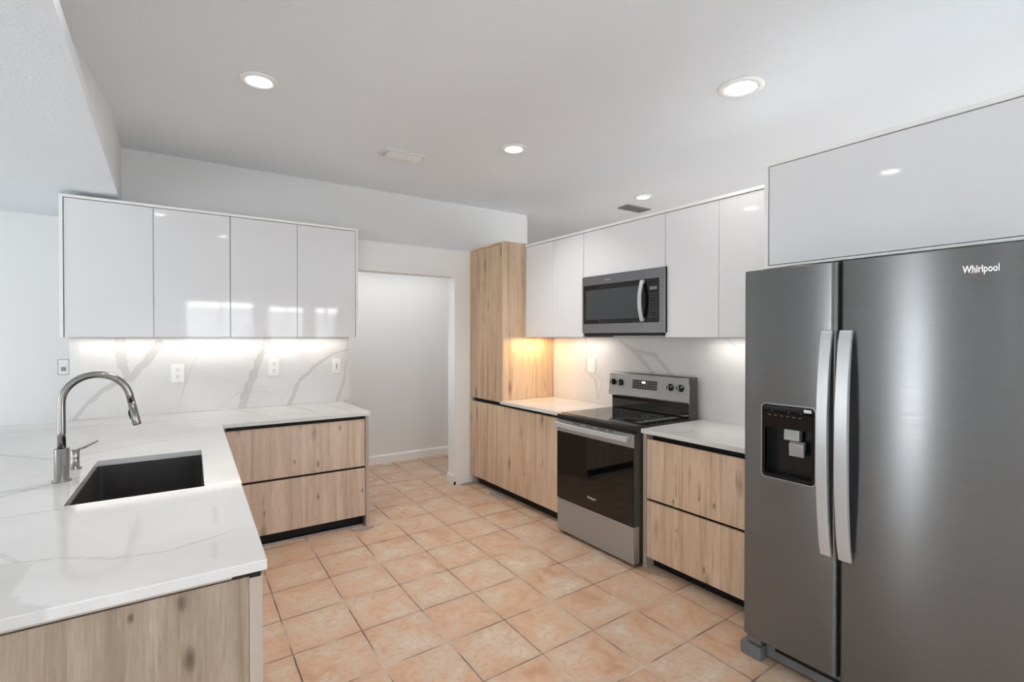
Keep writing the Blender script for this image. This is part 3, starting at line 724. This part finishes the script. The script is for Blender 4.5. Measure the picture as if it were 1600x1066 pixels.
# ------------------------------------------------------------------ microwave
MY0, MY1, MX = 2.291, 3.142, 2.862
t = thing('microwave_oven', 'stainless over-the-range microwave with black glass door', 'microwave', (3.03, 2.72, 1.54))
MB().box(MX + .019, 3.23, 2.313, 3.142, 1.540, 2.009).build('body', M['dark_side'], t, .002)
MB().box(MX + .012, 3.20, MY0 + .03, MY1 - .02, 1.528, 1.5395).build('bottom_grille', M['black'], t, .002)
dr = MB().box(MX, MX + .018, 2.4605, MY1 - .002, 1.548, 2.008).build('door', M['steel_dark'], t, .002)
MB().box(MX - .0025, MX + .0005, 2.4605, 3.120, 1.622, 1.936).build('door_glass', M['glass'], dr, .001)
MB().box(MX - .0035, MX - .002, 2.53, 3.092, 1.656, 1.894).build('door_window', M['mwin'], dr, .001)
mb = MB(); hp = []
for i in range(17):
    f = i / 16; z = 1.630 + f * .299; hp.append((MX - .020 - .030 * (1 - (2 * f - 1) ** 2), z))
poly = hp + [(x + .011, z) for x, z in hp[::-1]]
mb.prism(poly, 'y', 2.470, 2.502)
mb.box(MX - .02, MX, 2.473, 2.499, 1.632, 1.657).box(MX - .02, MX, 2.473, 2.499, 1.904, 1.926)
mb.build('door_handle', M['handle'], dr, .003)
text('brand_letters', 'Whirlpool', .020, (MX - .0006, 2.877, 1.962), (0, -1, 0), (0, 0, 1), M['print'], dr, .0004, .0002, .062)
cp = MB().box(MX, MX + .018, MY0, 2.4585, 1.548, 2.008).build('control_panel', M['steel_dark'], t, .002)
MB().box(MX - .0025, MX + .0005, 2.345, 2.4585, 1.622, 1.936).build('keypad', M['glass'], cp, .001)
MB().box(MX - .0035, MX - .0022, 2.362, 2.430, 1.854, 1.878).build('display', M['grey_plastic'], cp)
mb = MB()
for r_ in range(9):
    for c_ in range(3):
        if r_ in (2, 7) and c_ == 1: continue
        z = 1.824 - r_ * .0207; y = 2.427 - c_ * .0263
        mb.box(MX - .0032, MX - .0022, y - .009, y, z, z + .004)
mb.build('key_print', M['key'], cp)

# ------------------------------------------------------------------ fridge
FX0 = 2.27
t = thing('refrigerator', 'tall graphite side-by-side fridge with two bar handles and ice dispenser', 'refrigerator', (2.75, .88, 0))
FYL, FYS0, FYS1, FYR = 1.362, .955, .944, .365
MB().box(2.345, 3.19, FYR + .005, FYL - .008, .05, 1.80).build('cabinet', M['dark_side'], t, .004)
def door_prof(y0, y1, bulge, r=.016, back=2.335):
    pts = []; n = 26; L = y1 - y0
    for i in range(n + 1):
        f = i / n; y = y0 + r + f * (L - 2 * r)
        pts.append((FX0 + bulge * ((2 * f - 1) ** 2) , y))
    xe = FX0 + bulge
    c1 = [(xe + r - r * math.cos(R(a)), y1 - r + r * math.sin(R(a))) for a in (30, 60, 90)]
    c0 = [(xe + r - r * math.cos(R(a)), y0 + r - r * math.sin(R(a))) for a in (90, 60, 30)]
    return c0 + pts + c1, back
def door(name, y0, y1, bulge, hole=None, z0=.108, z1=1.828):
    prof, back = door_prof(y0, y1, bulge)
    ys = [p[1] for p in prof]
    zs = [z0, z0 + .004] + ([hole[2], hole[3]] if hole else []) + [z1 - .004, z1]
    if hole:                                              # make the outline run through the hole's sides
        def at(y):
            for (xa, ya), (xb, yb) in zip(prof[:-1], prof[1:]):
                if ya <= y <= yb: return xa + (xb - xa) * (y - ya) / max(1e-9, yb - ya)
        prof = sorted(prof + [(at(hole[0]), hole[0]), (at(hole[1]), hole[1])], key=lambda p: p[1]) if True else prof
    mb = MB(); n = len(prof); vs = []
    for z in zs:
        ins = .0012 if z in (zs[0], zs[-1]) else 0
        vs += [(x + ins, y, z) for x, y in prof]
    fs = []
    for k in range(len(zs) - 1):
        for i in range(n - 1):
            ym = (prof[i][1] + prof[i + 1][1]) / 2; zm = (zs[k] + zs[k + 1]) / 2
            if hole and hole[0] < ym < hole[1] and hole[2] < zm < hole[3]: continue
            fs.append((k * n + i, k * n + i + 1, (k + 1) * n + i + 1, (k + 1) * n + i))
    mb.add(vs, fs, True); o = len(mb.v)
    mb.v += [(back, prof[0][1], z0), (back, prof[-1][1], z0), (back, prof[-1][1], z1), (back, prof[0][1], z1)]
    K = (len(zs) - 1) * n
    for f in ([o + 1, o] + list(range(0, n)), [o + 3, o + 2] + [K + i for i in range(n - 1, -1, -1)],
              [o, o + 3] + [k * n for k in range(len(zs) - 1, -1, -1)], [o + 1] + [k * n + n - 1 for k in range(len(zs))] + [o + 2], [o, o + 1, o + 2, o + 3]):
        mb.f.append(tuple(f)); mb.mi.append(0); mb.sm.append(False)
    ob = mb.build(name, M['fridge'], t)
    return ob
HOLE = (1.048, 1.258, .892, 1.203)
ld = door('freezer_door', FYS0, FYL, .005, HOLE)
rd = door('fridge_door', FYR, FYS1, .006)
MB().box(2.30, 2.34, FYS1 - .001, FYS0 + .001, .108, 1.826).build('door_gasket', M['black'], t)
def fhandle(y0, y1, parent, flip):
    mb = MB(); hp = []; N = 24
    for i in range(N + 1):
        f = i / N; z = .612 + f * .934; hp.append((2.252 - .046 * (1 - (2 * f - 1) ** 2) ** .8, z))
    poly = hp + [(x + .016 + .010 * (1 - (2 * i / N - 1) ** 2), z) for i, (x, z) in reversed(list(enumerate(hp)))]
    mb.prism(poly, 'y', y0, y1)
    mb.box(2.25, 2.272, y0 + .004, y1 - .004, .614, .65).box(2.25, 2.272, y0 + .004, y1 - .004, 1.51, 1.544)
    mb.build('handle', M['handle'], parent, .0025)
fhandle(.966, 1.008, ld, 0); fhandle(.893, .939, rd, 1)
# dispenser
ds = MB(); ring(ds, rrect(1.037, 1.269, .881, 1.214, .018), rrect(1.050, 1.256, .894, 1.110, .012), 'x', FX0 - .0015, FX0 + .02)
dispenser = ds.build('dispenser_frame', M['glass'], ld, .001)
mb = MB(); ring(mb, rrect(1.0345, 1.2715, .8785, 1.2165, .0195), rrect(1.037, 1.269, .881, 1.214, .018), 'x', FX0 - .0012, FX0 + .012); mb.build('dispenser_trim', M['handle'], ld)
x0, x1 = FX0 + .005, 2.333
MB().box(x1 - .004, x1, 1.05, 1.256, .894, 1.11).box(x0, x1, 1.046, 1.05, .89, 1.115).box(x0, x1, 1.256, 1.26, .89, 1.115).box(x0, x1, 1.046, 1.26, 1.108, 1.118).build('dispenser_cavity', M['plastic'], ld)
mb = MB().box(FX0 + .002, x1 - .004, 1.05, 1.256, .886, .896)
for i in range(9): mb.box(FX0 + .008, x1 - .01, 1.06 + i * .022, 1.066 + i * .022, .896, .899)
mb.build('drip_tray', M['plastic'], ld)
MB().prism([(2.292, 1.108), (2.318, 1.108), (2.318, 1.058), (2.288, 1.058)], 'y', 1.112, 1.180).build('ice_chute', M['chute'], ld, .003)
MB().prism([(2.285, 1.044), (2.300, 1.056), (2.312, 1.055), (2.308, 1.030), (2.296, .990), (2.288, .990)], 'y', 1.092, 1.156).build('dispenser_paddle', M['chute'], ld, .003)
mb = MB()
for i in range(6): 
    y = 1.238 - i * .027; mb.box(FX0 - .0025, FX0 - .001, y - .010, y, 1.164, 1.167)
for y in (1.225, 1.15, 1.098): mb.box(FX0 - .0025, FX0 - .001, y - .004, y, 1.182, 1.186)
mb.build('dispenser_keys', M['key'], ld)
MB().box(FX0 - .003, FX0 - .001, 1.052, 1.083, 1.191, 1.204).build('dispenser_badge', M['white_plastic'], ld, .0008)
text('brand_letters', 'Whirlpool', .035, (FX0 + .0002, .560, 1.738), (0, -1, 0), (0, 0, 1), M['logo'], rd, .0022, .0006, .094)
mb = MB(); c = (.523, 1.747); pts = []
for i in range(33):
    a = 2 * math.pi * i / 32; pts.append((FX0 + .0012, c[0] + .021 * math.cos(a) - .004 * math.sin(a), c[1] + .013 * math.sin(a)))
mb.tube(pts, .0012, 8, False).build('brand_ring', M['logo_ring'], rd)
# foot hinge and grille
MB().prism(rrect(1.278, 1.398 - .02, .0, .062, .006), 'x', 2.282, 2.36).build('hinge_cover', M['grey_plastic'], t, .003)
MB().box(2.296, 2.34, 1.285, 1.352, .066, .104).build('hinge_bracket', M['grey_plastic'], t, .002)
mb = MB().box(2.33, 2.35, FYR + .01, 1.277, .018, .10)
mb.build('base_grille', M['grey_plastic'], t, .002)
MB().box(2.328, 2.3305, .8, 1.235, .058, .072).build('grille_slot', M['black'], t)
mb = MB()
for y in (.5, 1.3):
    for x in (2.45, 3.05): MB().box(x, x + .05, y - .02, y + .02, 0, .05).build('foot', M['black'], t)

# ------------------------------------------------------------------ outlets and switches
def plate_y(name, label, cat, x0, x1, z0, z1, kind, y=YB - .0115):
    cx, cz = (x0 + x1) / 2, (z0 + z1) / 2
    t = thing(name, label, cat, (cx, y, cz))
    MB().prism(rrect(x0, x1, z0, z1, .006), 'y', y, y - .006).build('cover_plate', M['white_plastic'], t, .0015)
    if kind == 'outlet':
        for dz in (.028, -.028):
            so = MB().prism(rrect(cx - .017, cx + .017, cz + dz - .019, cz + dz + .019, .012), 'y', y - .006, y - .0085).build('socket', M['white_plastic'], t, .0008)
            MB().box(cx - .009, cx - .006, y - .0083, y - .0088, cz + dz + .0, cz + dz + .011).box(cx + .006, cx + .009, y - .0083, y - .0088, cz + dz, cz + dz + .011).lathe([(.0035, -.0083), (.0035, -.0088)], (cx, y, cz + dz - .009), 'y', 12).build('slots', M['slot'], so)
    else:
        rk = MB().prism(rrect(cx - .018, cx + .018, cz - .036, cz + .036, .004), 'y', y - .006, y - .009).build('rocker', M['white_plastic'], t, .001)
        MB().box(cx - .004, cx + .004, y - .0088, y - .0115, cz - .024, cz + .024).build('slider', M['vent_dark'], rk, .0005)
plate_y('wall_outlet', 'white duplex outlet on the left backsplash, nearest the faucet', 'outlet', .036, .124, 1.158, 1.302, 'outlet')
plate_y('wall_outlet', 'white duplex outlet on the left backsplash, beside the thick vein', 'outlet', .732, .820, 1.182, 1.326, 'outlet')
plate_y('light_switch', 'white switch with a slider at the doorway end of the left backsplash', 'switch', 1.270, 1.346, 1.180, 1.318, 'switch')
SY = 5.499
t = thing('light_switch', 'bare switch without cover plate on the grey wall left of the backsplash', 'switch', (-.688, SY, 1.27))
mb = MB(); ring(mb, rrect(-.720, -.656, 1.211, 1.330, .003), rrect(-.704, -.672, 1.236, 1.305, .003), 'y', SY, SY - .006); mb.build('mounting_yoke', M['white_plastic'], t, .001)
ring(mb := MB(), rrect(-.724, -.652, 1.207, 1.334, .003), rrect(-.7195, -.6565, 1.2115, 1.3295, .003), 'y', SY, SY - .002); mb.build('box_edge', M['gap'], t)
MB().box(-.703, -.673, SY, SY - .010, 1.271, 1.304).build('rocker', M['white_plastic'], t, .001)
MB().box(-.703, -.673, SY, SY - .007, 1.237, 1.270).build('rocker_base', M['vent_dark'], t, .001)
t = thing('light_switch', 'white switch plate on the right backsplash, left of the range', 'switch', (3.233, 3.413, 1.254))
MB().prism(rrect(3.366, 3.460, 1.190, 1.318, .006), 'x', 3.233, 3.227).build('cover_plate', M['white_plastic'], t, .0015)
rk = MB().prism(rrect(3.396, 3.430, 1.220, 1.288, .003), 'x', 3.227, 3.224).build('rocker', M['white_plastic'], t, .001)
